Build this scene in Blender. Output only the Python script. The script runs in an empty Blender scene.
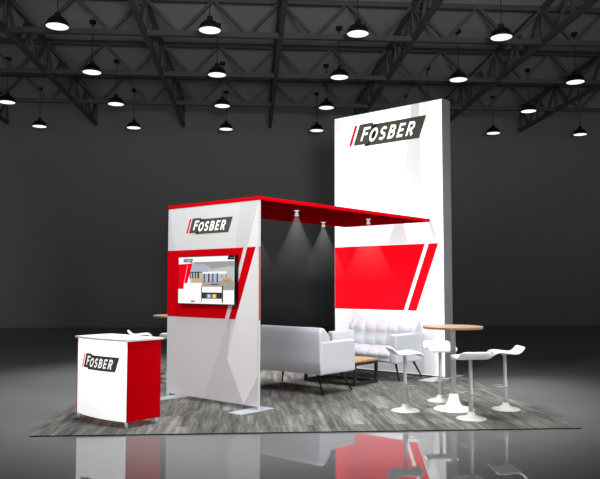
import bpy, bmesh, math, random
from mathutils import Vector, Matrix
random.seed(7)
sc = bpy.context.scene
COL = sc.collection
PI = math.pi

# ------------------------------------------------------------------ frames
YC = 0.0688                     # the camera looks this far right of the hall axis
BA = -0.7784                    # the booth walls stand turned 45 degrees to the carpet
BU = Vector((math.cos(BA), math.sin(BA), 0)); BN = Vector((-math.sin(BA), math.cos(BA), 0))
BK = Vector((0.0926, 9.0636, 0))
CARPET_Z = 0.014
def booth(u, n, z=CARPET_Z):
    p = BK + BU * u + BN * n
    return (p.x, p.y, z)
def hall(x, y, z=CARPET_Z):     # camera-aligned ground coordinates to hall coordinates
    return (x * math.cos(YC) + y * math.sin(YC), -x * math.sin(YC) + y * math.cos(YC), z)

# ------------------------------------------------------------------ materials
def new_mat(name):
    m = bpy.data.materials.new(name); m.use_nodes = True
    nt = m.node_tree; b = nt.nodes['Principled BSDF']
    return m, nt, b
def L(c): return tuple(((v / 12.92) if v <= .04045 else ((v + .055) / 1.055) ** 2.4) for v in (x / 255 for x in c)) + (1,)
def plain(name, rgb, rough=.6, metal=0.0, emit=0.0, spec=.3, var=.05, scale=6.0, emit_rgb=None):
    """rgb in display values; a little procedural noise keeps it from being flat"""
    m, nt, b = new_mat(name)
    c = L(rgb)
    n = nt.nodes.new('ShaderNodeTexNoise'); n.inputs['Scale'].default_value = scale; n.inputs['Detail'].default_value = 3
    tc = nt.nodes.new('ShaderNodeTexCoord'); nt.links.new(tc.outputs['Object'], n.inputs['Vector'])
    r = nt.nodes.new('ShaderNodeValToRGB')
    r.color_ramp.elements[0].position = .3; r.color_ramp.elements[1].position = .7
    r.color_ramp.elements[0].color = tuple(v * (1 - var) for v in c[:3]) + (1,)
    r.color_ramp.elements[1].color = tuple(min(1, v * (1 + var)) for v in c[:3]) + (1,)
    nt.links.new(n.outputs['Fac'], r.inputs['Fac'])
    nt.links.new(r.outputs['Color'], b.inputs['Base Color'])
    b.inputs['Roughness'].default_value = rough; b.inputs['Metallic'].default_value = metal
    b.inputs['Specular IOR Level'].default_value = spec
    if emit:
        b.inputs['Emission Color'].default_value = L(emit_rgb or rgb); b.inputs['Emission Strength'].default_value = emit
    return m

M = {}
M['panel'] = plain('printed_fabric_light', (216, 216, 216), .8, spec=.1, var=.01)
M['panel_b'] = plain('printed_fabric_lighter', (228, 228, 228), .8, spec=.1, var=.01)
M['panel_c'] = plain('printed_fabric_mid', (207, 207, 208), .8, spec=.1, var=.01)
M['panel_d'] = plain('printed_fabric_dim', (198, 198, 200), .8, spec=.1, var=.01)
M['red'] = plain('red_print', (205, 0, 15), .9, spec=.01, var=.02)
M['red_dark'] = plain('red_laminate', (196, 0, 14), .9, spec=.01, var=.02)
M['red_under'] = plain('shaded_red_fabric', (120, 0, 6), .9, spec=.0, var=.03)  # canopy shade put into a darker red, which also cuts red bounce
M['red_canopy'] = plain('red_canopy_fabric', (205, 0, 16), .9, spec=.01, var=.03)
TE = .86
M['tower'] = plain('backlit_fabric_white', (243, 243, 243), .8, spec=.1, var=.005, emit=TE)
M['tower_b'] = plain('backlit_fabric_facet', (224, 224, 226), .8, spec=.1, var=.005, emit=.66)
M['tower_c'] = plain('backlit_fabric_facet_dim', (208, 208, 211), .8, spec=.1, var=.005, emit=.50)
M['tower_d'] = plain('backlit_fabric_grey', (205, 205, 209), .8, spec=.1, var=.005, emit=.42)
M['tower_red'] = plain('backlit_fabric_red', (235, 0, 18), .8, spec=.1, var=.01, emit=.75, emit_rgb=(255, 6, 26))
M['counter_white'] = plain('glowing_white_laminate', (245, 245, 245), .5, spec=.2, var=.005, emit=.85)  # glow added to the laminate so the front stays white
M['counter_top'] = plain('white_countertop', (228, 228, 230), .4, spec=.3, var=.005)
M['logo_dark'] = plain('logo_charcoal', (72, 72, 62), .7, spec=.1, var=.02, emit=.25)  # slight glow added so the block doesn't go black
M['logo_black'] = plain('logo_black', (20, 20, 18), .7, spec=.1, var=.02)
M['logo_white'] = plain('logo_white', (245, 245, 245), .7, spec=.1, var=.01, emit=.7)  # glow added so the letters stay white
M['logo_red'] = plain('logo_red', (250, 0, 20), .7, spec=.1, var=.01, emit=.25)  # slight glow added, as on the block
M['alu'] = plain('satin_aluminium', (176, 178, 182), .4, .3, var=.03)
M['alu_dark'] = plain('aluminium_edge', (128, 130, 133), .45, .3, var=.08, scale=2)
M['plate'] = plain('pale_base_plate', (205, 214, 222), .35, .2, var=.02)
M['sofa'] = plain('pale_grey_upholstery', (202, 204, 211), .75, spec=.2, var=.02, scale=20)
M['spot_white'] = plain('spotlight_white', (235, 225, 225), .5, var=.02, emit=.25)  # slight glow added so the housing shows under the dark canopy
M['black_leg'] = plain('black_leg_paint', (20, 20, 20), .5, var=.1)
M['steel'] = plain('dark_steel_tube', (44, 41, 40), .5, var=.1)
M['white_gloss'] = plain('white_moulded_seat', (240, 240, 240), .3, spec=.4, var=.01)
M['stool_metal'] = plain('stool_silver', (182, 182, 179), .4, .15, var=.02)
M['stool_base'] = plain('stool_base_white', (200, 199, 197), .35, .05, var=.02)
M['table_base'] = plain('table_base_white', (240, 239, 236), .35, var=.02)
M['truss'] = plain('dark_painted_steel', (76, 76, 76), .6, spec=.2, var=.1, scale=1.5)
M['lamp_black'] = plain('lamp_black_enamel', (14, 14, 14), .45, var=.1)
M['tv_black'] = plain('television_black', (8, 8, 9), .35, var=.1)

def emission(name, rgb, s=1.0):
    m = bpy.data.materials.new(name); m.use_nodes = True; nt = m.node_tree; nt.nodes.clear()
    e = nt.nodes.new('ShaderNodeEmission'); e.inputs[0].default_value = L(rgb); e.inputs[1].default_value = s
    o = nt.nodes.new('ShaderNodeOutputMaterial'); nt.links.new(e.outputs[0], o.inputs[0]); return m
M['lamp_glow'] = emission('lamp_glow', (255, 255, 255), 1.3)
M['spot_glow'] = emission('spot_glow', (255, 250, 250), 1.0)

def wood(name, ca, cb):
    m, nt, b = new_mat(name)
    tc = nt.nodes.new('ShaderNodeTexCoord'); mp = nt.nodes.new('ShaderNodeMapping'); mp.inputs['Scale'].default_value = (3, 28, 10)
    n = nt.nodes.new('ShaderNodeTexNoise'); n.inputs['Scale'].default_value = 1.2; n.inputs['Detail'].default_value = 5
    r = nt.nodes.new('ShaderNodeValToRGB'); r.color_ramp.elements[0].color = L(ca); r.color_ramp.elements[1].color = L(cb)
    r.color_ramp.elements[0].position = .35; r.color_ramp.elements[1].position = .65
    nt.links.new(tc.outputs['Object'], mp.inputs[0]); nt.links.new(mp.outputs[0], n.inputs['Vector'])
    nt.links.new(n.outputs['Fac'], r.inputs[0]); nt.links.new(r.outputs[0], b.inputs['Base Color'])
    b.inputs['Roughness'].default_value = .45; b.inputs['Specular IOR Level'].default_value = .3
    return m
M['wood'] = wood('light_oak', (160, 130, 104), (186, 158, 130))
M['wood_low'] = wood('honey_oak', (178, 140, 98), (208, 170, 126))
M['wood_edge'] = wood('oak_edge', (128, 96, 74), (152, 118, 94))

def carpet_mat():
    m, nt, b = new_mat('grey_plank_carpet'); N = nt.nodes; K = nt.links.new
    tc = N.new('ShaderNodeTexCoord')
    mp = N.new('ShaderNodeMapping'); mp.inputs['Rotation'].default_value = (0, 0, PI / 2)
    br = N.new('ShaderNodeTexBrick'); br.inputs['Scale'].default_value = 1.0
    br.inputs['Brick Width'].default_value = 1.0; br.inputs['Row Height'].default_value = .25
    br.inputs['Mortar Size'].default_value = 0.0; br.offset = .37
    br.inputs['Color1'].default_value = (0, 0, 0, 1); br.inputs['Color2'].default_value = (1, 1, 1, 1)
    K(tc.outputs['Object'], mp.inputs[0]); K(mp.outputs[0], br.inputs['Vector'])
    # streaks along the planks, shifted per plank
    sh = N.new('ShaderNodeMix'); sh.data_type = 'VECTOR'; sh.inputs[0].default_value = .5
    vm = N.new('ShaderNodeVectorMath'); vm.operation = 'MULTIPLY_ADD'
    K(br.outputs['Color'], vm.inputs[0]); vm.inputs[1].default_value = (7, 13, 3); K(tc.outputs['Object'], vm.inputs[2])
    mp2 = N.new('ShaderNodeMapping'); mp2.inputs['Scale'].default_value = (13, 1.0, 1)
    K(vm.outputs[0], mp2.inputs[0])
    n1 = N.new('ShaderNodeTexNoise'); n1.inputs['Scale'].default_value = 1.0; n1.inputs['Detail'].default_value = 5; n1.inputs['Roughness'].default_value = .65
    K(mp2.outputs[0], n1.inputs['Vector'])
    mp3 = N.new('ShaderNodeMapping'); mp3.inputs['Scale'].default_value = (45, 3, 1); K(vm.outputs[0], mp3.inputs[0])
    n2 = N.new('ShaderNodeTexNoise'); n2.inputs['Scale'].default_value = 1.0; n2.inputs['Detail'].default_value = 2
    K(mp3.outputs[0], n2.inputs['Vector'])
    r = N.new('ShaderNodeValToRGB')
    e = r.color_ramp.elements; e[0].position = .25; e[0].color = L((66, 66, 64)); e[1].position = .80; e[1].color = L((154, 154, 149))
    e2 = r.color_ramp.elements.new(.5); e2.color = L((106, 106, 103))
    a = N.new('ShaderNodeMath'); a.operation = 'MULTIPLY_ADD'; K(n2.outputs['Fac'], a.inputs[0]); a.inputs[1].default_value = .25; K(n1.outputs['Fac'], a.inputs[2])
    a2 = N.new('ShaderNodeMath'); a2.operation = 'MULTIPLY_ADD'; K(br.outputs['Fac'], a2.inputs[0]); a2.inputs[1].default_value = 0; K(a.outputs[0], a2.inputs[2])
    sx = N.new('ShaderNodeSeparateColor'); K(br.outputs['Color'], sx.inputs[0])
    a3 = N.new('ShaderNodeMath'); a3.operation = 'MULTIPLY_ADD'; K(sx.outputs[0], a3.inputs[0]); a3.inputs[1].default_value = .16; K(a2.outputs[0], a3.inputs[2])
    a4 = N.new('ShaderNodeMath'); a4.operation = 'SUBTRACT'; K(a3.outputs[0], a4.inputs[0]); a4.inputs[1].default_value = .2
    K(a4.outputs[0], r.inputs[0]); K(r.outputs[0], b.inputs['Base Color'])
    b.inputs['Roughness'].default_value = .95; b.inputs['Specular IOR Level'].default_value = .05
    return m
M['carpet'] = carpet_mat()
M['carpet_edge'] = plain('carpet_edge', (48, 48, 46), .95, spec=.05)

def floor_mat():
    m = bpy.data.materials.new('polished_grey_floor'); m.use_nodes = True; nt = m.node_tree; N = nt.nodes; N.clear(); K = nt.links.new
    tc = N.new('ShaderNodeTexCoord'); n = N.new('ShaderNodeTexNoise'); n.inputs['Scale'].default_value = .6; n.inputs['Detail'].default_value = 2
    r = N.new('ShaderNodeValToRGB'); r.color_ramp.elements[0].color = L((113, 114, 116)); r.color_ramp.elements[1].color = L((119, 120, 122))
    K(tc.outputs['Object'], n.inputs['Vector']); K(n.outputs['Fac'], r.inputs[0])
    d = N.new('ShaderNodeBsdfDiffuse'); K(r.outputs[0], d.inputs[0])
    g = N.new('ShaderNodeBsdfGlossy'); g.inputs['Roughness'].default_value = 0.0; g.inputs['Color'].default_value = (1, 1, 1, 1)
    mx = N.new('ShaderNodeMixShader'); mx.inputs[0].default_value = .25; K(d.outputs[0], mx.inputs[1]); K(g.outputs[0], mx.inputs[2])
    o = N.new('ShaderNodeOutputMaterial'); K(mx.outputs[0], o.inputs[0]); return m
M['floor'] = floor_mat()
M['wall'] = plain('charcoal_wall', (118, 119, 119), .9, spec=.05, var=.02, scale=.4)
M['ceiling'] = plain('charcoal_ceiling', (165, 165, 166), .9, spec=.05, var=.04, scale=.8)

def beam_mat():
    m = bpy.data.materials.new('lit_haze'); m.use_nodes = True; nt = m.node_tree; N = nt.nodes; N.clear(); K = nt.links.new
    tc = N.new('ShaderNodeTexCoord'); s = N.new('ShaderNodeSeparateXYZ'); K(tc.outputs['Object'], s.inputs[0])
    def math_(op, a, b):
        x = N.new('ShaderNodeMath'); x.operation = op
        for i, v in enumerate((a, b)):
            if v is None: continue
            if isinstance(v, (int, float)): x.inputs[i].default_value = v
            else: K(v, x.inputs[i])
        return x.outputs[0]
    d = math_('MULTIPLY', s.outputs['Z'], -1.0)
    inv = math_('DIVIDE', .052, math_('ADD', math_('MULTIPLY', d, d), .03))
    fade = math_('MAXIMUM', math_('SUBTRACT', 1.0, math_('DIVIDE', d, 1.03)), 0.0)
    st = math_('MULTIPLY', inv, fade)
    e = N.new('ShaderNodeEmission'); e.inputs[0].default_value = (1, 1, 1, 1); K(st, e.inputs[1])
    o = N.new('ShaderNodeOutputMaterial'); K(e.outputs[0], o.inputs['Volume']); return m
M['beam'] = beam_mat()

# ------------------------------------------------------------------ mesh building
class MB:
    def __init__(self): self.bm = bmesh.new(); self.mats = []
    def mi(self, m):
        if m not in self.mats: self.mats.append(m)
        return self.mats.index(m)
    def face(self, pts, m, smooth=False):
        vs = [self.bm.verts.new(p) for p in pts]
        f = self.bm.faces.new(vs); f.material_index = self.mi(m); f.smooth = smooth; return f
    def box(self, x0, x1, y0, y1, z0, z1, m, bev=0.0, seg=2):
        g = bmesh.ops.create_cube(self.bm, size=1)
        for v in g['verts']:
            v.co = Vector(((x0 + x1) / 2 + v.co.x * (x1 - x0), (y0 + y1) / 2 + v.co.y * (y1 - y0), (z0 + z1) / 2 + v.co.z * (z1 - z0)))
        k = self.mi(m); fs = set(f for v in g['verts'] for f in v.link_faces)
        for f in fs: f.material_index = k
        if bev:
            es = list(set(e for v in g['verts'] for e in v.link_edges))
            r = bmesh.ops.bevel(self.bm, geom=es, offset=bev, segments=seg, profile=.5, affect='EDGES')
            for f in r['faces']: f.material_index = k; f.smooth = True
        return self
    def bar(self, p, q, wx, wy, m, up=(0, 0, 1)):       # rectangular bar between two points
        p, q = Vector(p), Vector(q); d = (q - p).normalized(); up = Vector(up)
        if abs(d.dot(up)) > .98: up = Vector((0, 1, 0))
        a = d.cross(up).normalized(); b = a.cross(d).normalized(); k = self.mi(m)
        vs = [self.bm.verts.new(c + a * sx * wx / 2 + b * sy * wy / 2) for c in (p, q) for sx, sy in ((-1, -1), (1, -1), (1, 1), (-1, 1))]
        for idx in ((0, 1, 2, 3), (7, 6, 5, 4), (0, 4, 5, 1), (1, 5, 6, 2), (2, 6, 7, 3), (3, 7, 4, 0)):
            f = self.bm.faces.new([vs[i] for i in idx]); f.material_index = k
        return self
    def lathe(self, prof, m, c=(0, 0, 0), seg=32, mats=None, smooth=True):   # prof: (r, z) from one end to the other
        rings = []
        for r, z in prof:
            if r < 1e-6: rings.append([self.bm.verts.new((c[0], c[1], c[2] + z))])
            else: rings.append([self.bm.verts.new((c[0] + r * math.cos(2 * PI * i / seg), c[1] + r * math.sin(2 * PI * i / seg), c[2] + z)) for i in range(seg)])
        for j in range(len(rings) - 1):
            A, B = rings[j], rings[j + 1]; k = self.mi(mats[j] if mats else m)
            for i in range(seg):
                a0, a1 = A[i % len(A)], A[(i + 1) % len(A)]; b0, b1 = B[i % len(B)], B[(i + 1) % len(B)]
                vs = []
                for v in (a0, a1, b1, b0):
                    if v not in vs: vs.append(v)
                if len(vs) > 2:
                    f = self.bm.faces.new(vs); f.material_index = k; f.smooth = smooth
        return self
    def tube(self, pts, radii, m, seg=10, cap=True, closed=False):
        pts = [Vector(p) for p in pts]; n = len(pts)
        if not isinstance(radii, (list, tuple)): radii = [radii] * n
        rings = []; prev = None; k = self.mi(m)
        for i, p in enumerate(pts):
            if closed: t = (pts[(i + 1) % n] - pts[i - 1]).normalized()
            else: t = (pts[min(i + 1, n - 1)] - pts[max(i - 1, 0)]).normalized()
            if prev is None:
                up = Vector((0, 0, 1)) if abs(t.z) < .9 else Vector((1, 0, 0)); a = t.cross(up).normalized()
            else: a = (prev - t * prev.dot(t)).normalized()
            prev = a; b = t.cross(a)
            rings.append([self.bm.verts.new(p + (a * math.cos(2 * PI * s / seg) + b * math.sin(2 * PI * s / seg)) * radii[i]) for s in range(seg)])
        for j in range(n if closed else n - 1):
            A, B = rings[j], rings[(j + 1) % n]
            for s in range(seg):
                f = self.bm.faces.new((A[s], A[(s + 1) % seg], B[(s + 1) % seg], B[s])); f.material_index = k; f.smooth = True
        if cap and not closed:
            for R in (rings[0], rings[-1]):
                f = self.bm.faces.new(R); f.material_index = k
        return self
    def sheet_solid(self, top, bot, m, smooth=True):     # two equal vertex grids closed into one solid
        k = self.mi(m); R, C = len(top), len(top[0])
        T = [[self.bm.verts.new(p) for p in row] for row in top]; B = [[self.bm.verts.new(p) for p in row] for row in bot]
        def q(a, b, c, d):
            f = self.bm.faces.new((a, b, c, d)); f.material_index = k; f.smooth = smooth
        for i in range(R - 1):
            for j in range(C - 1):
                q(T[i][j], T[i + 1][j], T[i + 1][j + 1], T[i][j + 1]); q(B[i][j], B[i][j + 1], B[i + 1][j + 1], B[i + 1][j])
        for i in range(R - 1):
            q(T[i][0], B[i][0], B[i + 1][0], T[i + 1][0]); q(T[i][-1], T[i + 1][-1], B[i + 1][-1], B[i][-1])
        for j in range(C - 1):
            q(T[0][j], T[0][j + 1], B[0][j + 1], B[0][j]); q(T[-1][j], B[-1][j], B[-1][j + 1], T[-1][j + 1])
        return self
    def build(self, name, parent=None, recalc=True, loc=None):
        if recalc: bmesh.ops.recalc_face_normals(self.bm, faces=self.bm.faces[:])
        me = bpy.data.meshes.new(name); self.bm.to_mesh(me); self.bm.free()
        for m in self.mats: me.materials.append(m)
        o = bpy.data.objects.new(name, me); COL.objects.link(o)
        if parent: o.parent = parent
        if loc: o.location = loc
        return o

def tag(o, label, cat, group=None):
    o['label'] = label; o['category'] = cat
    if group: o['group'] = group
    return o
def thing(name, label, cat, loc=(0, 0, 0), rz=0.0, group=None):
    o = bpy.data.objects.new(name, None); o.empty_display_size = .1; COL.objects.link(o)
    o.location = loc; o.rotation_euler = (0, 0, rz)
    return tag(o, label, cat, group)
def dup(root, loc, rz, label):
    r = root.copy(); COL.objects.link(r); r.location = loc; r.rotation_euler = (0, 0, rz); r['label'] = label
    for ch in list(root.children):
        c = ch.copy(); COL.objects.link(c); c.parent = r
        for g in list(ch.children):
            d = g.copy(); COL.objects.link(d); d.parent = c
    return r
def struct(o): o['kind'] = 'structure'; return o

# ------------------------------------------------------------------ hall
X0, X1, Y0, Y1, ZC = -19.0, 23.5, -5.0, 26.9, 8.22
struct(MB().box(X0, X1, Y0, Y1, -.1, 0, M['floor']).build('floor'))
struct(MB().box(X0, X1, Y0, Y1, ZC, ZC + .1, M['ceiling']).build('ceiling'))
struct(MB().box(X0, X1, Y1, Y1 + .1, 0, ZC, M['wall']).build('wall_back'))

# ------------------------------------------------------------------ roof trusses
ZB, ZT, MOD = 7.35, 8.16, 3.11
NODE_X = [-11.79 + MOD * i for i in range(10)]          # where the long trusses cross
NODE_Y = [15.92, 19.05, 22.15]
def cross_truss(y, label):
    t = thing('roof_truss', label, 'truss', (0, y, ZB), 0, 'roof trusses across the hall')
    xa, xb = NODE_X[0] - .1, NODE_X[-1] + .1
    m = M['truss']
    MB().box(xa, xb, -.06, .06, -.06, .06, m).build('bottom_chord', t)
    MB().box(xa, xb, -.06, .06, ZT - ZB - .06, ZT - ZB + .06, m).build('top_chord', t)
    h = ZT - ZB
    for i, x in enumerate(NODE_X):
        MB().bar((x, 0, 0), (x, 0, h), .09, .09, m).build('post', t)
        if i < len(NODE_X) - 1:
            q = MOD / 4
            for a, b in (((x, h), (x + q, 0)), ((x + q, 0), (x + 2 * q, h)), ((x + 2 * q, h), (x + 3 * q, 0)), ((x + 3 * q, 0), (x + 4 * q, h))):
                MB().bar((a[0], 0, a[1]), (b[0], 0, b[1]), .07, .085, m, up=(0, 1, 0)).build('brace', t)
for y, w in zip(NODE_Y, ('the one nearest the camera', 'the middle one of three', 'the one farthest from the camera')):
    cross_truss(y, 'dark steel zigzag roof truss spanning the hall sideways, ' + w)
def long_truss(x, label):
    t = thing('roof_truss', label, 'truss', (x, 0, ZB), 0, 'roof trusses running to the back wall')
    m = M['truss']; h = ZT - ZB; ya, yb = NODE_Y[0] - 3 * MOD, 25.3
    MB().box(-.055, .055, ya, yb, -.055, .055, m).build('bottom_chord', t)
    MB().box(-.055, .055, ya, yb - .1, h - .055, h + .055, m).build('top_chord', t)
    ys = [NODE_Y[0] - 2 * MOD, NODE_Y[0] - MOD] + NODE_Y + [25.2]
    for i in range(len(ys) - 1):
        y, q = ys[i], (ys[i + 1] - ys[i]) / 4
        for a, b in (((y, h), (y + q, 0)), ((y + q, 0), (y + 2 * q, h)), ((y + 2 * q, h), (y + 3 * q, 0)), ((y + 3 * q, 0), (y + 4 * q, h))):
            MB().bar((0, a[0], a[1]), (0, b[0], b[1]), .07, .08, m, up=(1, 0, 0)).build('brace', t)
        MB().bar((0, y + 2 * q, 0), (0, y + 2 * q, h), .06, .06, m).build('post', t)
    MB().bar((0, ys[-1], 0), (0, ys[-1], h), .08, .08, m).build('post', t)
ORD = ['first', 'second', 'third', 'fourth', 'fifth', 'sixth', 'seventh']
for i, x in enumerate(NODE_X[1:8]):
    long_truss(x, 'dark steel roof truss running toward the back wall, %s from the left' % ORD[i])

# ------------------------------------------------------------------ pendant lamps
def make_pendant(label, loc):
    t = thing('pendant_lamp', label, 'lamp', loc, 0, 'pendant lamps under the roof')
    b = M['lamp_black']; top = ZC - loc[2]
    R = .232
    prof = [(R, 0)] + [(R * math.cos(a), .225 * math.sin(a)) for a in [PI / 2 * k / 9 for k in range(1, 9)]] + [(.062, .222), (.062, .285), (.03, .295), (0, .295)]
    inner = [(0, .2)] + [(.97 * R * math.cos(a), .2 * math.sin(a)) for a in [PI / 2 * k / 8 for k in range(7, -1, -1)]]
    sh = MB().lathe(inner + [(R, 0)] + prof[1:], b).build('shade', t)
    MB().lathe([(0, .012), (R * .965, .012), (R * .965, .004), (0, .004)], M['lamp_glow'], smooth=False).build('diffuser', sh)
    MB().tube([(0, 0, .28), (0, 0, top - .06)], .010, b, 8).build('cord', t)
    MB().lathe([(0, top), (.085, top), (.085, top - .07), (.06, top - .085), (0, top - .085)], b, seg=20).build('ceiling_rose', t)
    return t
LX = [-7.12, -4.0, -.89, 2.22, 5.32, 8.44, 11.58]
LY = [14.42, 17.56, 20.68, 23.83]
ROWS = ['front row', 'second row', 'third row', 'back row']
lamp0 = None
for r, (y, xs) in enumerate(zip(LY, (LX[1:5], LX[1:6], LX[0:6], LX[0:7]))):
    for i, x in enumerate(xs):
        lab = 'black dome pendant lamp with bright white disc, %s from the left in the %s' % (ORD[i], ROWS[r])
        if x == 5.32 and r > 1: lab = 'black ceiling fitting and cord of the pendant lamp behind the tall white tower, %s' % ROWS[r]
        if lamp0 is None: lamp0 = make_pendant(lab, (x, y, 6.9))
        else: dup(lamp0, (x, y, 6.9), 0, lab)

# ------------------------------------------------------------------ carpet
cx0, cy0, cw, cd = -2.36, 7.797, 6.075, 6.1
mb = MB(); mb.box(0, cw, 0, cd, 0.0, CARPET_Z, M['carpet'])
ke = mb.mi(M['carpet_edge'])
for f in mb.bm.faces:
    if abs(f.normal.z) < .5: f.material_index = ke
tag(mb.build('carpet', loc=(cx0, cy0, 0)), 'square grey wood-look plank carpet laid on the polished floor under the booth', 'carpet')

# ------------------------------------------------------------------ writing and logo
def stroke(pts, w, closed=False):
    pts = [Vector((p[0], p[1])) for p in pts]; n = len(pts); out = []; Ls = []; Rs = []
    for i in range(n):
        if closed: a, b = pts[i - 1], pts[(i + 1) % n]
        else: a, b = pts[max(i - 1, 0)], pts[min(i + 1, n - 1)]
        d1 = (pts[i] - a); d2 = (b - pts[i])
        d1 = d1.normalized() if d1.length > 1e-9 else d2.normalized(); d2 = d2.normalized() if d2.length > 1e-9 else d1
        nn = Vector((-(d1.y + d2.y), d1.x + d2.x)); nn = nn.normalized() if nn.length > 1e-6 else Vector((-d1.y, d1.x))
        c = max(.6, nn.dot(Vector((-d1.y, d1.x)))); o = nn * (w / 2 / c); Ls.append(pts[i] + o); Rs.append(pts[i] - o)
    for i in range(n if closed else n - 1):
        j = (i + 1) % n; out.append([Ls[i], Ls[j], Rs[j], Rs[i]])
    return out
def arc(cx, cy, rx, ry, a0, a1, k=10):
    return [(cx + rx * math.cos(math.radians(a0 + (a1 - a0) * i / k)), cy + ry * math.sin(math.radians(a0 + (a1 - a0) * i / k))) for i in range(k + 1)]
def glyph(ch):
    w = .185; h = w / 2; polys = []
    if ch == 'F': polys = stroke([(h, 0), (h, 1)], w) + stroke([(0, 1 - h), (.66, 1 - h)], w) + stroke([(0, .5), (.56, .5)], w * .95)
    if ch == 'O': polys = stroke(arc(.4, .5, .31, .41, 0, 360, 24)[:-1], w, True)
    if ch == 'S': polys = stroke(arc(.34, .71, .23, .195, 25, 250, 10) + arc(.33, .29, .24, .195, 70, -155, 10), w)
    if ch == 'B': polys = stroke([(h, 0), (h, 1)], w) + stroke([(0, .9), (.3, .9)] + arc(.36, .715, .17, .185, 90, -90, 8) + [(0, .53)], w) + stroke([(0, .5), (.3, .5)] + arc(.4, .3, .18, .2, 90, -90, 8) + [(0, .1)], w)
    if ch == 'E': polys = stroke([(h, 0), (h, 1)], w) + stroke([(0, .9), (.6, .9)], w) + stroke([(0, .5), (.54, .5)], w) + stroke([(0, .1), (.6, .1)], w)
    if ch == 'R': polys = stroke([(h, 0), (h, 1)], w) + stroke([(0, .9), (.3, .9)] + arc(.4, .68, .18, .22, 90, -90, 8) + [(0, .46)], w) + stroke([(.3, .48), (.62, 0)], w * 1.08)
    return polys
SH = .40
def logo_polys():
    """layers of (material, polygon) in units of the logo's block height"""
    sl = lambda x, y: (x + SH * y, y)
    P = []
    quad = lambda x0, x1, y0, y1: [sl(x0, y0), sl(x1, y0), sl(x1, y1), sl(x0, y1)]
    P.append((1, 'logo_red', quad(0, .17, 0, .98)))
    P.append((1, 'logo_dark', quad(1.0, 4.2, -.1, .9)))
    P.append((2, 'logo_black', [sl(1.0, -.1), sl(1.28, -.1), sl(1.22, 0.1), sl(1.0, .0)]))
    P.append((2, 'logo_black', [sl(1.1, .9), sl(1.62, .9), sl(1.26, .74), sl(1.1, .74)]))
    P.append((3, 'logo_dark', quad(.30, 1.16, 0, 1.0)))
    cap = .64
    for ch, x0, dy, k in (('F', .66, 0, .86), ('O', 1.16, -.1, .82), ('S', 1.76, -.1, .80), ('B', 2.30, -.1, .80), ('E', 2.84, -.1, .78), ('R', 3.36, -.1, .80)):
        if ch == 'O':
            P.append((4, 'logo_black', [sl(x0 + .33 + .17 * math.cos(a), .2 + dy + cap * .5 + .24 * math.sin(a)) for a in [2 * PI * i / 16 for i in range(16)]]))
        for poly in glyph(ch):
            P.append((5, 'logo_white', [sl(x0 + p[0] * k * cap * 1.1, .18 + dy + p[1] * cap) for p in poly]))
    return P
def add_logo(parent, x, z, H, yf, name='logo', kx=1.0, eps=.0008, over=None):
    mb = MB()
    for lay, mt, poly in logo_polys():
        mt = (over or {}).get(mt, mt)
        mb.face([(x + p[0] * H * kx, -eps * (lay + 1), z + p[1] * H) for p in poly], M[mt])
    for v in [i * .05 for i in range(-60, 60)]:
        if yf(v) != yf(v + .01):
            bmesh.ops.bisect_plane(mb.bm, geom=mb.bm.verts[:] + mb.bm.edges[:] + mb.bm.faces[:], plane_co=(v, 0, 0), plane_no=(1, 0, 0))
    for v in mb.bm.verts: v.co.y += yf(v.co.x)
    for f in mb.bm.faces:
        if f.normal.y > 0: f.normal_flip()
    return mb.build(name, parent, recalc=False)

def facet(mb, y, m, pts): mb.face([(p[0], y, p[1]) for p in pts], M[m])

# ------------------------------------------------------------------ exhibit wall with television
KW, KH, KD = 1.839, 2.704, .032
t = thing('exhibit_panel', 'narrow white and red booth wall carrying the television and a charcoal logo', 'display wall', booth(0, 0), BA)
mb = MB(); mb.box(-KW + .012, -.012, 0, KD, .055, KH, M['panel'])
e = -.001
facet(mb, e, 'panel_c', [(-1.82, .056), (-1.36, .056), (-1.46, 1.15), (-1.82, 1.15)])
facet(mb, e, 'panel_d', [(-1.03, .056), (-.266, .056), (-.575, .612), (-.50, 1.15), (-.56, 1.15)])
facet(mb, 2 * e, 'panel_c', [(-1.36, .056), (-1.03, .056), (-.56, 1.15), (-1.46, 1.15)])
facet(mb, 2 * e, 'panel_b', [(-.575, .612), (-.266, .057), (-.013, .43), (-.013, 1.152), (-.42, 1.152)])
facet(mb, e, 'panel_d', [(-.266, .056), (-.013, .056), (-.013, .43)])
facet(mb, e, 'panel_c', [(-1.826, 2.70), (-1.68, 2.10), (-1.826, 2.10)])
facet(mb, e, 'panel_c', [(-.335, 2.70), (-.44, 2.10), (-.21, 2.10), (-.02, 2.66), (-.02, 2.70)])
facet(mb, e, 'panel_b', [(-.013, 2.66), (-.21, 2.10), (-.013, 2.10)])
facet(mb, 3 * e, 'red', [(-KW + .001, 1.152), (-.624, 1.152), (-.275, 2.097), (-KW + .001, 2.097)])
facet(mb, 3 * e, 'red', [(-.548, 1.152), (-.424, 1.152), (-.054, 2.097), (-.207, 2.097)])
facet(mb, 3 * e, 'panel_b', [(-.424, 1.152), (-.013, 1.152), (-.013, 2.097), (-.054, 2.097)])
mb.face([(.0006, .006, 1.152), (.0006, KD - .004, 1.152), (.0006, KD - .004, 2.097), (.0006, .006, 2.097)], M['red'])
gp = mb.build('graphic_panel', t)
for x0 in (-KW, -.012):
    MB().box(x0, x0 + .012, 0, KD, 0.008, KH, M['panel_c']).build('post', t)
for x0 in (-KW + .02, -.20):
    MB().box(x0, x0 + .225, -.33, .27, 0.001, .009, M['plate']).build('base_plate', t)
add_logo(gp, -1.44, 2.335, .205, lambda x: -.001, kx=1.02)

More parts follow.
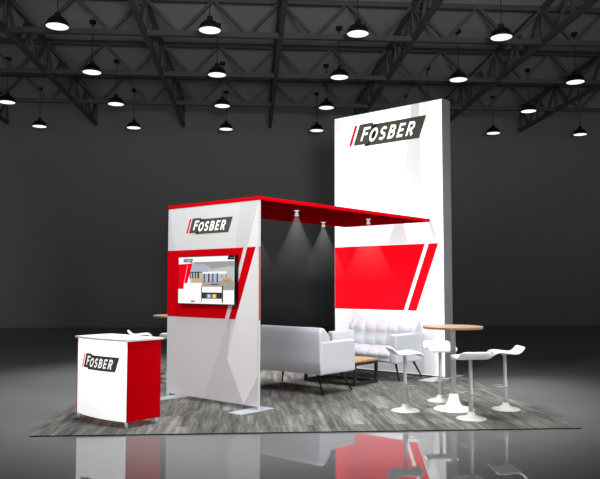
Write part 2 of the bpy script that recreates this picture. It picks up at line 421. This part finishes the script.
tv = thing('television', 'flat television with a machinery presentation on its screen, mounted on the red band', 'television', booth(-.95, 0, 1.335 + CARPET_Z), BA)
TW, TH = .578, .668
MB().box(-TW, TW, -.065, -.004, 0, TH, M['tv_black'], bev=.004).build('casing', tv)
SX0, SX1, SZ0, SZ1 = -TW + .012, TW - .012, .012, TH - .012
C = dict(W=(255, 255, 255), R=(255, 0, 30), K=(14, 14, 14), D=(60, 60, 60), S=(176, 184, 200), G=(160, 160, 160), LG=(196, 196, 194), BL=(60, 92, 150), DB=(40, 60, 84), TAN=(206, 176, 138), BR=(176, 140, 96), FL=(168, 162, 154), Y=(236, 206, 60), P=(150, 150, 230), PK=(245, 200, 205))
for k, v in C.items(): M['tv_' + k] = emission('screen_colour_' + k.lower(), v, 1.0)
mb = MB(); mb.face([(SX0, -.0655, SZ0), (SX1, -.0655, SZ0), (SX1, -.0655, SZ1), (SX0, -.0655, SZ1)], M['tv_W'])
def sp(x, y): return (SX0 + (x / 100) * (SX1 - SX0), SZ1 - (y / 100) * (SZ1 - SZ0))
def scr(lay, c, pts): mb.face([(sp(*p)[0], -.0655 - .0006 * lay, sp(*p)[1]) for p in pts], M['tv_' + c])
def rc(lay, c, x0, y0, x1, y1): scr(lay, c, [(x0, y0), (x1, y0), (x1, y1), (x0, y1)])
rc(1, 'LG', 22, 11, 99.6, 71)                                   # the hall in the picture
rc(2, 'G', 30, 11, 99.6, 22); rc(2, 'FL', 45, 52, 99.6, 71)
scr(3, 'S', [(24, 17), (45, 15), (55, 21), (55, 33), (21, 31)]); rc(3, 'W', 44, 32, 87, 37)
scr(3, 'G', [(55, 20), (99.6, 12), (99.6, 20), (60, 27)])
rc(3, 'DB', 21, 32, 45, 46)
for x0, c in ((23, 'S'), (28, 'LG'), (33, 'S'), (39, 'Y'), (42, 'LG')): rc(4, c, x0, 34, x0 + 2.6, 47)
for x0, c in ((47, 'BL'), (51, 'S'), (55, 'DB'), (62, 'BL'), (67, 'S'), (70, 'BL')): rc(4, c, x0, 36, x0 + 2.8, 54)
rc(4, 'LG', 74, 38, 99, 46); rc(4, 'DB', 78, 40, 80, 45); rc(4, 'DB', 86, 39, 88, 44)
rc(5, 'TAN', 27, 46, 46, 55); rc(5, 'BR', 45, 49, 48, 55); rc(5, 'TAN', 80, 44, 97, 51); rc(5, 'BR', 80, 49, 95, 52)
rc(4, 'D', 60, 58, 74, 60)
scr(6, 'R', [(0, 15), (26.5, 14), (16.5, 58), (10.5, 58), (10, 69), (0, 69)])
scr(7, 'PK', [(17, 18), (17.8, 18), (11.8, 55), (11, 55)])
rc(6, 'W', 10.5, 56, 44, 100); rc(5.5, 'W', 0, 69, 45, 100)
scr(6, 'K', [(88.5, 7.5), (90.5, 0), (100, 0), (100, 8)]); rc(7, 'G', 92.5, 3.4, 98, 4.6)
rc(6, 'K', 42.5, 62, 44.4, 97); rc(6, 'K', 79.5, 62, 81.6, 97); rc(6, 'W', 44.4, 64, 79.5, 97); rc(7, 'D', 44.4, 76, 79.5, 89)
rc(8, 'P', 53, 79.5, 61, 87.5); rc(8, 'W', 56, 81, 58.5, 86); rc(8, 'Y', 63, 79.5, 70, 87.5); rc(8, 'W', 65.5, 81, 67, 85)
rc(7, 'PK', 46, 93, 78, 94)
rc(7, 'R', 24, 93.5, 31, 97)
# the logo in the corner of the presentation
for lay, mt, poly in logo_polys():
    c = {'logo_red': 'R', 'logo_dark': 'K', 'logo_black': 'K', 'logo_white': 'W'}[mt]
    a = sp(8.5, 10.4)
    mb.face([(a[0] + p[0] * .047, -.0655 - .0006 * (6 + lay * .6), a[1] + p[1] * .047) for p in poly], M['tv_' + c])
mb.build('screen', tv)

# ------------------------------------------------------------------ canopy
t = thing('canopy', 'flat red canopy roof running from the television wall back to the tall white tower', 'canopy', booth(0, 0, KH + CARPET_Z), BA)
MB().box(-KW - .004, .012, -.006, 4.312, .002, .05, M['red_canopy'], bev=.004).build('roof_panel', t)
MB().box(-KW + .03, -.02, .03, 4.29, .0, .003, M['red_under']).build('shaded_underside', t)
MB().box(-KW + .01, 0, .01, 4.30, .05, .056, M['lamp_black']).build('bounce_cover', t)  # unseen dark sheet added to stop red bounce off the canopy top
def spot(u, n, label, first=None):
    if first: return dup(first, booth(u, n, KH + CARPET_Z), BA, label)
    s = thing('spotlight', label, 'spotlight', booth(u, n, KH + CARPET_Z), BA, 'spotlights under the canopy')
    hs = MB().lathe([(0, 0), (.042, 0), (.042, -.012), (.018, -.016), (.018, -.04), (.026, -.045), (.034, -.085), (.030, -.085), (0, -.07)], M['spot_white'], seg=20).build('housing', s)
    MB().lathe([(0, -.078), (.029, -.08), (0, -.082)], M['spot_glow'], seg=16).build('lens', hs)
    hb = 1.0; b = MB().lathe([(0, 0), (.03, -.045)] + [(math.tan(math.radians(25)) * z, -z) for z in (.25, .5, .75, hb)] + [(.3, -hb - .06), (0, -hb - .08)], M['beam'], seg=40).build('light_beam', s, loc=(0, 0, -.05))
    b['label'] = 'faint cone of lit haze'
    return s
s0 = spot(-.475, 1.292, 'small white spotlight under the canopy, nearest the camera along the red right edge')
spot(-1.42, 1.292, 'spotlight hidden behind the television wall, only its hazy beam showing beside the wall', s0)
spot(-1.42, 3.10, 'small white spotlight under the canopy, middle of the three visible, lowest in the photo', s0)
spot(-.47, 3.12, 'small white spotlight under the canopy, its hazy beam against the red band of the tower', s0)

# ------------------------------------------------------------------ tower
t = thing('display_tower', 'tall white lightbox tower with a red band and a charcoal logo, behind the sofa', 'display tower', booth(.274, 4.33), BA)
W2, H2, D2 = 2.40, 4.888 - CARPET_Z, .27
mb = MB(); mb.box(-W2 + .012, -.012, 0, .02, .03, H2 - .012, M['tower'])
def tf(m, pts, lay=1): facet(mb, -.001 * lay, m, [(p[0] - .274, p[1]) for p in pts])
tf('tower_c', [(-2.11, 4.85), (-1.98, 4.85), (-1.86, 4.40), (-2.11, 3.6)])
tf('tower_c', [(-.51, 3.62), (-.163, 3.32), (-.19, 4.86), (-.36, 4.86)], 1)
tf('tower_b', [(-.163, 3.32), (-.12, 4.86), (.0, 4.86), (.20, 3.01), (.10, 2.7)], 1)
tf('tower_c', [(-.10, 2.9), (.10, 2.34), (.20, 3.01)], 2)
tf('tower_b', [(-.9, 2.34), (-.62, 3.0), (-.45, 2.34)], 1)
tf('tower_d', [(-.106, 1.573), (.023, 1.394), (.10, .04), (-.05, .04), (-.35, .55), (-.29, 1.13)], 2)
tf('tower_b', [(.023, 1.394), (.258, 1.95), (.258, .04), (.10, .04)], 2)
tf('tower_d', [(-2.11, .04), (-.05, .04), (-.35, .55), (-1.1, .72), (-2.11, .5)], 1)  # darker lower facet: light falling off toward the floor put into its tone
tf('tower_c', [(-2.11, .5), (-1.1, .72), (-1.6, 1.13), (-2.11, 1.13)], 1)  # paler facet above it, carrying on the painted falloff
tf('tower_red', [(-2.126 + .004, 1.14), (-.552, 1.14), (-.105, 2.328), (-2.126 + .004, 2.328)], 3)
tf('tower_red', [(-.477, 1.14), (-.293, 1.14), (.164, 2.328), (-.028, 2.328)], 3)
gp = mb.build('graphic_panel', t)
mb = MB()
mb.box(-W2, -W2 + .012, -.004, D2, .006, H2, M['alu_dark']); mb.box(-.012, 0, -.004, D2, .006, H2, M['alu_dark'])
mb.box(-W2 + .012, -.012, -.004, D2, H2 - .012, H2, M['alu_dark']); mb.box(-W2 + .012, -.012, .02, D2, .012, .03, M['alu_dark'])
mb.build('frame', t)
MB().box(-W2 + .012, -.012, D2 - .02, D2, .03, H2 - .012, M['panel']).build('rear_panel', t)
for x0 in (-W2 - .06, -.22):
    MB().box(x0, x0 + .28, -.56, .55, 0.001, .008, M['plate']).build('base_plate', t)
add_logo(gp, -1.768 - .274, 4.285 - CARPET_Z, .395, lambda x: -.001, kx=.955)

# ------------------------------------------------------------------ reception counter
t = thing('reception_counter', 'white-fronted red counter with a curved face and logo, standing on the front of the carpet', 'counter', booth(-.885, -1.5), BA)
hw = .50; yb, yf0, bul = .235, -.228, .06
front = lambda x: yf0 - bul * max(0.0, 1 - (x / hw) ** 2)
N = 28; xs = [-hw + 2 * hw * i / N for i in range(N + 1)]
z0, z1 = .066, .967
grid = lambda off: [[(x, front(x) + off, z) for x in xs] for z in (z0, z1)]
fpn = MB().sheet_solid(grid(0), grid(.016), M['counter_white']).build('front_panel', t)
for sx in (-1, 1):
    xa, xb = sorted((sx * hw, sx * (hw + .014)))
    MB().box(xa, xb, yf0 - .002, yb, z0, z1, M['red_dark']).build('side_panel', t)
MB().box(-hw, hw, yb - .016, yb, z0, z1, M['red_dark']).build('back_panel', t)
ov = .032; k = 30; hw2 = hw + ov
ftop = lambda x: yf0 - .028 - bul * max(0.0, 1 - (x / hw2) ** 2)
xs2 = [-hw2 + 2 * hw2 * i / k for i in range(k + 1)]
top = [[(x, ftop(x), z1 + .02) for x in xs2], [(x, yb + .03, z1 + .02) for x in xs2]]
bot = [[(x, ftop(x), z1) for x in xs2], [(x, yb + .03, z1) for x in xs2]]
MB().sheet_solid(top, bot, M['counter_top'], smooth=False).build('countertop', t)
for sx in (-1, 1):
    for y in (yf0 + .012, yb - .03):
        MB().lathe([(0, 0), (.02, 0), (.02, z0 + .002), (0, z0 + .002)], M['plate'], (sx * (hw - .015), y, 0), 16).build('foot', t)
add_logo(fpn, -1.24 + .885, .628, .172, lambda x: front(x) - .004, kx=.955)

# ------------------------------------------------------------------ sofas
def make_sofa(label, loc, rz):
    t = thing('sofa', label, 'sofa', loc, rz, 'pale grey sofas facing across the coffee table')
    S = M['sofa']; HW = .72; z = CARPET_Z
    for sx in (-1, 1):
        xa, xb = sorted((sx * HW, sx * (HW - .12)))
        MB().box(xa, xb, -.43, .40, .295, .775, S, bev=.028, seg=3).build('arm', t)
    # shell behind and below
    mb = MB(); mb.box(-HW + .118, HW - .118, -.36, .40, .30, .40, S, bev=.015)
    mb.build('seat_base', t)
    # tufted back: profile swept along x, five pads by two rows
    mb = MB(); nx = 60; bx = HW - .012
    prof = [(.40, .30), (.415, .5), (.42, .75), (.415, .89), (.395, .95), (.355, .978), (.31, .972), (.27, .943), (.243, .88), (.232, .81), (.228, .77), (.225, .73), (.22, .66), (.21, .58), (.20, .5), (.20, .40), (.22, .30)]
    rows = []
    for i in range(nx + 1):
        x = -bx + 2 * bx * i / nx
        edge = min(1.0, (bx - abs(x)) / .05); rnd = (1 - math.sqrt(max(0, 1 - (1 - edge) ** 2))) * .05
        ph = abs(math.sin(PI * (x + .60) / .24)) if abs(x) < .60 else 1.0
        ring = []
        for y, zz in prof:
            dy = dz = 0.0
            if y < .40 and zz > .4:
                v = (zz - .50) / .235; rowp = abs(math.sin(PI * min(max(v, 0), 2)))
                pad = .056 * (ph ** .4) * (.25 + .75 * rowp ** .6) if zz < .9 else .02 * ph ** .5
                if y < .26: dy = -pad
                else: dz = 0.0
            if zz > .75: dz -= rnd
            ring.append((x, y + dy, zz + dz))
        rows.append(ring)
    V = [[mb.bm.verts.new(p) for p in r] for r in rows]; kk = mb.mi(S)
    for i in range(nx):
        for j in range(len(prof)):
            j2 = (j + 1) % len(prof)
            f = mb.bm.faces.new((V[i][j], V[i][j2], V[i + 1][j2], V[i + 1][j])); f.material_index = kk; f.smooth = True
    for r in (V[0], V[-1]): mb.bm.faces.new(r).material_index = kk
    mb.build('backrest', t)
    # tufted seat cushion
    mb = MB(); sxh = HW - .122; nx = 60
    prof = [(.20, .40), (.20, .50), (.10, .512), (.0, .518), (-.1, .52), (-.2, .52), (-.3, .515), (-.37, .50), (-.405, .475), (-.42, .445), (-.425, .41), (-.428, .39), (-.425, .35), (-.41, .32), (-.38, .31), (-.3, .31), (.2, .38)]
    V = []
    for i in range(nx + 1):
        x = -sxh + 2 * sxh * i / nx; ph = abs(math.sin(PI * (x + sxh) / (2 * sxh / 5))) ** .45
        ring = []
        for y, zz in prof:
            up = 0.03 * ph if zz > .48 and y < .19 else 0; fw = -.034 * ph if y < -.36 and zz < .48 else 0
            if abs(y + .428) < .004 and abs(zz - .39) < .01: fw = .012
            ring.append(mb.bm.verts.new((x, y + fw, zz + up)))
        V.append(ring)
    kk = mb.mi(S)
    for i in range(nx):
        for j in range(len(prof)):
            j2 = (j + 1) % len(prof)
            f = mb.bm.faces.new((V[i][j], V[i][j2], V[i + 1][j2], V[i + 1][j])); f.material_index = kk; f.smooth = True
    for r in (V[0], V[-1]): mb.bm.faces.new(r).material_index = kk
    mb.build('seat_cushion', t)
    for sx in (-1, 1):
        for top, foot in (((sx * .565, -.22, .31), (sx * .715, -.335, .014)), ((sx * .575, .305, .31), (sx * .72, .375, .014))):
            MB().tube([top, foot], [.021, .012], M['black_leg'], 12).build('leg', t)
    return t
sofa = make_sofa('pale grey tufted sofa facing the camera, standing against the white tower', booth(-.825, 3.80), BA)
dup(sofa, booth(-.85, 1.845), BA + PI, 'pale grey sofa seen from behind, its back beside the television wall')

# ------------------------------------------------------------------ coffee table
t = thing('coffee_table', 'low oak-topped coffee table on a black square-tube frame between the two sofas', 'coffee table', booth(-.872, 2.87), BA)
hx, hy = .53, .32
MB().box(-hx, hx, -hy, hy, .365, .40, M['wood_low'], bev=.003).build('tabletop', t)
for sx in (-1, 1):
    mb = MB(); x = sx * (hx - .025); m = M['steel']; w = .045
    mb.bar((x, -hy + .023, 0), (x, -hy + .023, .364), w, w, m); mb.bar((x, hy - .023, 0), (x, hy - .023, .364), w, w, m)
    mb.bar((x, -hy + .045, .0226), (x, hy - .045, .0226), w, w, m); mb.bar((x, -hy + .045, .341), (x, hy - .045, .341), w, w, m)
    mb.build('leg_frame', t)
for sy in (-1, 1):
    MB().bar((-hx + .048, sy * (hy - .023), .0226), (hx - .048, sy * (hy - .023), .0226), .045, .045, M['steel']).build('bottom_rail', t)

# ------------------------------------------------------------------ bar tables and stools
def make_bar_table(label, loc):
    t = thing('bar_table', label, 'bar table', loc, .3, 'round bar tables')
    R = .385
    MB().lathe([(0, 1.04), (R - .006, 1.04), (R, 1.046), (R, 1.066), (R - .004, 1.07), (0, 1.07)], M['wood'], seg=56, smooth=False,
               mats=[M['wood_edge'], M['wood_edge'], M['wood_edge'], M['wood_edge'], M['wood']]).build('tabletop', t)
    MB().lathe([(0, .15), (.035, .15), (.035, 1.025), (.12, 1.03), (.12, 1.04), (0, 1.04)], M['stool_metal'], seg=28).build('pole', t)
    MB().lathe([(0, 0), (.26, 0), (.262, .008), (.24, .020), (.165, .034), (.11, .055), (.083, .09), (.068, .14), (.058, .195), (.05, .205), (0, .205)], M['table_base'], seg=48).build('base', t)
    return t
T1 = hall(1.985, 9.18); T2 = hall(-2.2, 12.45)
bt = make_bar_table('round oak-topped bar table with white trumpet base, ringed by four white stools', T1)
dup(bt, T2, .3, 'round oak-topped bar table mostly hidden behind the television wall and the counter')

def make_stool(label, loc, rz):
    t = thing('bar_stool', label, 'bar stool', loc, rz, 'white bar stools')
    # local +x points at the table: the seat turns up behind and rolls down in front
    prof = [(-.215, .812), (-.203, .800), (-.180, .775), (-.155, .750), (-.130, .734), (-.10, .728), (-.055, .730), (0, .737), (.055, .744), (.10, .747), (.14, .743), (.17, .730), (.192, .710), (.205, .690)]
    th = .022; top = []; bot = []; n = len(prof); C = 13
    for i, (s, z) in enumerate(prof):
        a, b = prof[max(i - 1, 0)], prof[min(i + 1, n - 1)]; d = Vector((b[0] - a[0], b[1] - a[1])).normalized(); nn = Vector((-d.y, d.x))
        e = min(i, n - 1 - i); hwid = .2 * {0: .80, 1: .93, 2: .985}.get(e, 1.0)
        rt, rb = [], []
        for j in range(C):
            y = -1 + 2 * j / (C - 1); tk = th / 2 * (max(0.0, 1 - abs(y) ** 6)) ** .5 + .003
            if i in (0, n - 1): tk *= .5
            rt.append((s + nn.x * tk, y * hwid, z + nn.y * tk)); rb.append((s - nn.x * tk, y * hwid, z - nn.y * tk))
        top.append(rt); bot.append(rb)
    o = MB().sheet_solid(top, bot, M['white_gloss']).build('seat', t)
    MB().lathe([(0, .06), (.029, .06), (.029, .36), (.022, .37), (.022, .70), (.07, .714), (.07, .721), (0, .721)], M['stool_metal'], seg=22).build('pole', t)
    MB().lathe([(0, 0), (.182, 0), (.184, .007), (.17, .016), (.11, .03), (.065, .045), (.045, .065), (.036, .09), (0, .09)], M['stool_base'], seg=44).build('base', t)
    pts = [(.0, -.03, .30), (.03, -.07, .30)] + [(.075 + .075 * math.cos(a), .1 * math.sin(a), .30) for a in [math.radians(-75 + 150 * i / 10) for i in range(11)]] + [(.03, .07, .30), (0, .03, .30)]
    mb = MB().tube(pts, .007, M['stool_metal'], 8); mb.lathe([(.030, .285), (.034, .285), (.034, .315), (.030, .315)], M['stool_metal'], seg=20)
    mb.build('footrest', t)
    return t
def stool_at(P, T, label, first=None):
    rz = math.atan2(T[1] - P[1], T[0] - P[0])
    return dup(first, P, rz, label) if first else make_stool(label, P, rz)
st = stool_at(hall(1.345, 9.08), T1, 'white bar stool left of the round table, in front of the sofa by the tower')
stool_at(hall(1.944, 9.83), T1, 'white bar stool behind the pole of the round table, facing the camera', st)
stool_at(hall(2.055, 8.545), T1, 'white bar stool nearest the camera, its raised seat back toward us', st)
stool_at(hall(2.655, 9.185), T1, 'white bar stool right of the round table, its upturned seat edge at the far right', st)
stool_at(hall(-2.79, 12.34), T2, 'white bar stool peeking over the left counter, only its curved seat in view', st)
stool_at(hall(-2.13, 11.81), T2, 'white bar stool half hidden by the left edge of the television wall', st)

# ------------------------------------------------------------------ light
def light(name, kind, loc, target, energy, **kw):
    d = bpy.data.lights.new(name, kind); d.energy = energy
    for k_, v in kw.items(): setattr(d, k_, v)
    o = bpy.data.objects.new(name, d); COL.objects.link(o); o.location = loc
    o.rotation_euler = (Vector(target) - Vector(loc)).to_track_quat('-Z', 'Y').to_euler(); return o
for px_, py_, pz_, pw, sz, ay in ((-.4, 12.0, 7.9, 3000, 74, 11.6), (-.3, 7.4, 7.9, 2200, 70, 10.3)):  # the second, farther forward, is added to fill shadows
    pc = hall(px_, py_, 0); pt = hall(-.3, ay, 0)
    light('pool_and_fill_spot', 'SPOT', (pc[0], pc[1], pz_), (pt[0], pt[1], 0), pw, spot_size=math.radians(sz), spot_blend=.35, shadow_soft_size=1.0)
light('key_spot', 'SPOT', booth(-1.6, -6.6, 7.4), booth(-.8, .0, 2.1), 1900, spot_size=math.radians(39), spot_blend=.9, shadow_soft_size=.7)
light('front_fill', 'SPOT', (.5, -4.5, 1.5), (1.5, 26.9, 3.2), 1700, spot_size=math.radians(60), spot_blend=.6, shadow_soft_size=.6)  # added lamp behind the camera, lightens the back wall
light('fill_spot', 'SPOT', booth(9.5, 2.2, 5.2), booth(0, 2.2, 1.6), 3000, spot_size=math.radians(48), spot_blend=.8, shadow_soft_size=.8)
light('ceiling_fill', 'SPOT', (1.0, -1.0, 2.6), (1.6, 13.5, 8.2), 3000, spot_size=math.radians(52), spot_blend=1.0, shadow_soft_size=.5)  # added low lamp behind the camera, lightens the near ceiling
for u_, n_, pw in ((-.475, 1.292, 14), (-1.42, 1.292, 14), (-1.42, 3.10, 95), (-.47, 3.12, 95)):
    p = booth(u_, n_, KH - .1)
    light('canopy_spot', 'SPOT', p, (p[0], p[1], 0), pw, spot_size=math.radians(130), spot_blend=.8, shadow_soft_size=.12)

w = bpy.data.worlds.new('World'); sc.world = w; w.use_nodes = True
wn = w.node_tree; bg = wn.nodes['Background']
wtc = wn.nodes.new('ShaderNodeTexCoord'); wsx = wn.nodes.new('ShaderNodeSeparateXYZ'); wr = wn.nodes.new('ShaderNodeValToRGB')
wmr = wn.nodes.new('ShaderNodeMapRange'); wmr.inputs[1].default_value = -1; wmr.inputs[2].default_value = 1
wn.links.new(wtc.outputs['Generated'], wsx.inputs[0]); wn.links.new(wsx.outputs['Z'], wmr.inputs[0]); wn.links.new(wmr.outputs[0], wr.inputs[0])
wr.color_ramp.elements[0].position = .49; wr.color_ramp.elements[0].color = (1, 1, 1, 1)     # added glow from below, lifts ceiling and wall but not the floor
wr.color_ramp.elements[1].position = .57; wr.color_ramp.elements[1].color = (.035, .035, .035, 1)
wn.links.new(wr.outputs[0], bg.inputs[0]); bg.inputs[1].default_value = .58

# ------------------------------------------------------------------ camera
cam = bpy.data.cameras.new('camera'); co = bpy.data.objects.new('camera', cam); COL.objects.link(co)
cam.sensor_width = 36; cam.sensor_fit = 'HORIZONTAL'; cam.lens = 702.3 / 600 * 36
co.location = (0, 0, 1.634); co.rotation_euler = (PI / 2 + .0629, 0, -YC)
cam.clip_end = 200
sc.camera = co
sc.view_settings.view_transform = 'Standard'; sc.view_settings.look = 'None'
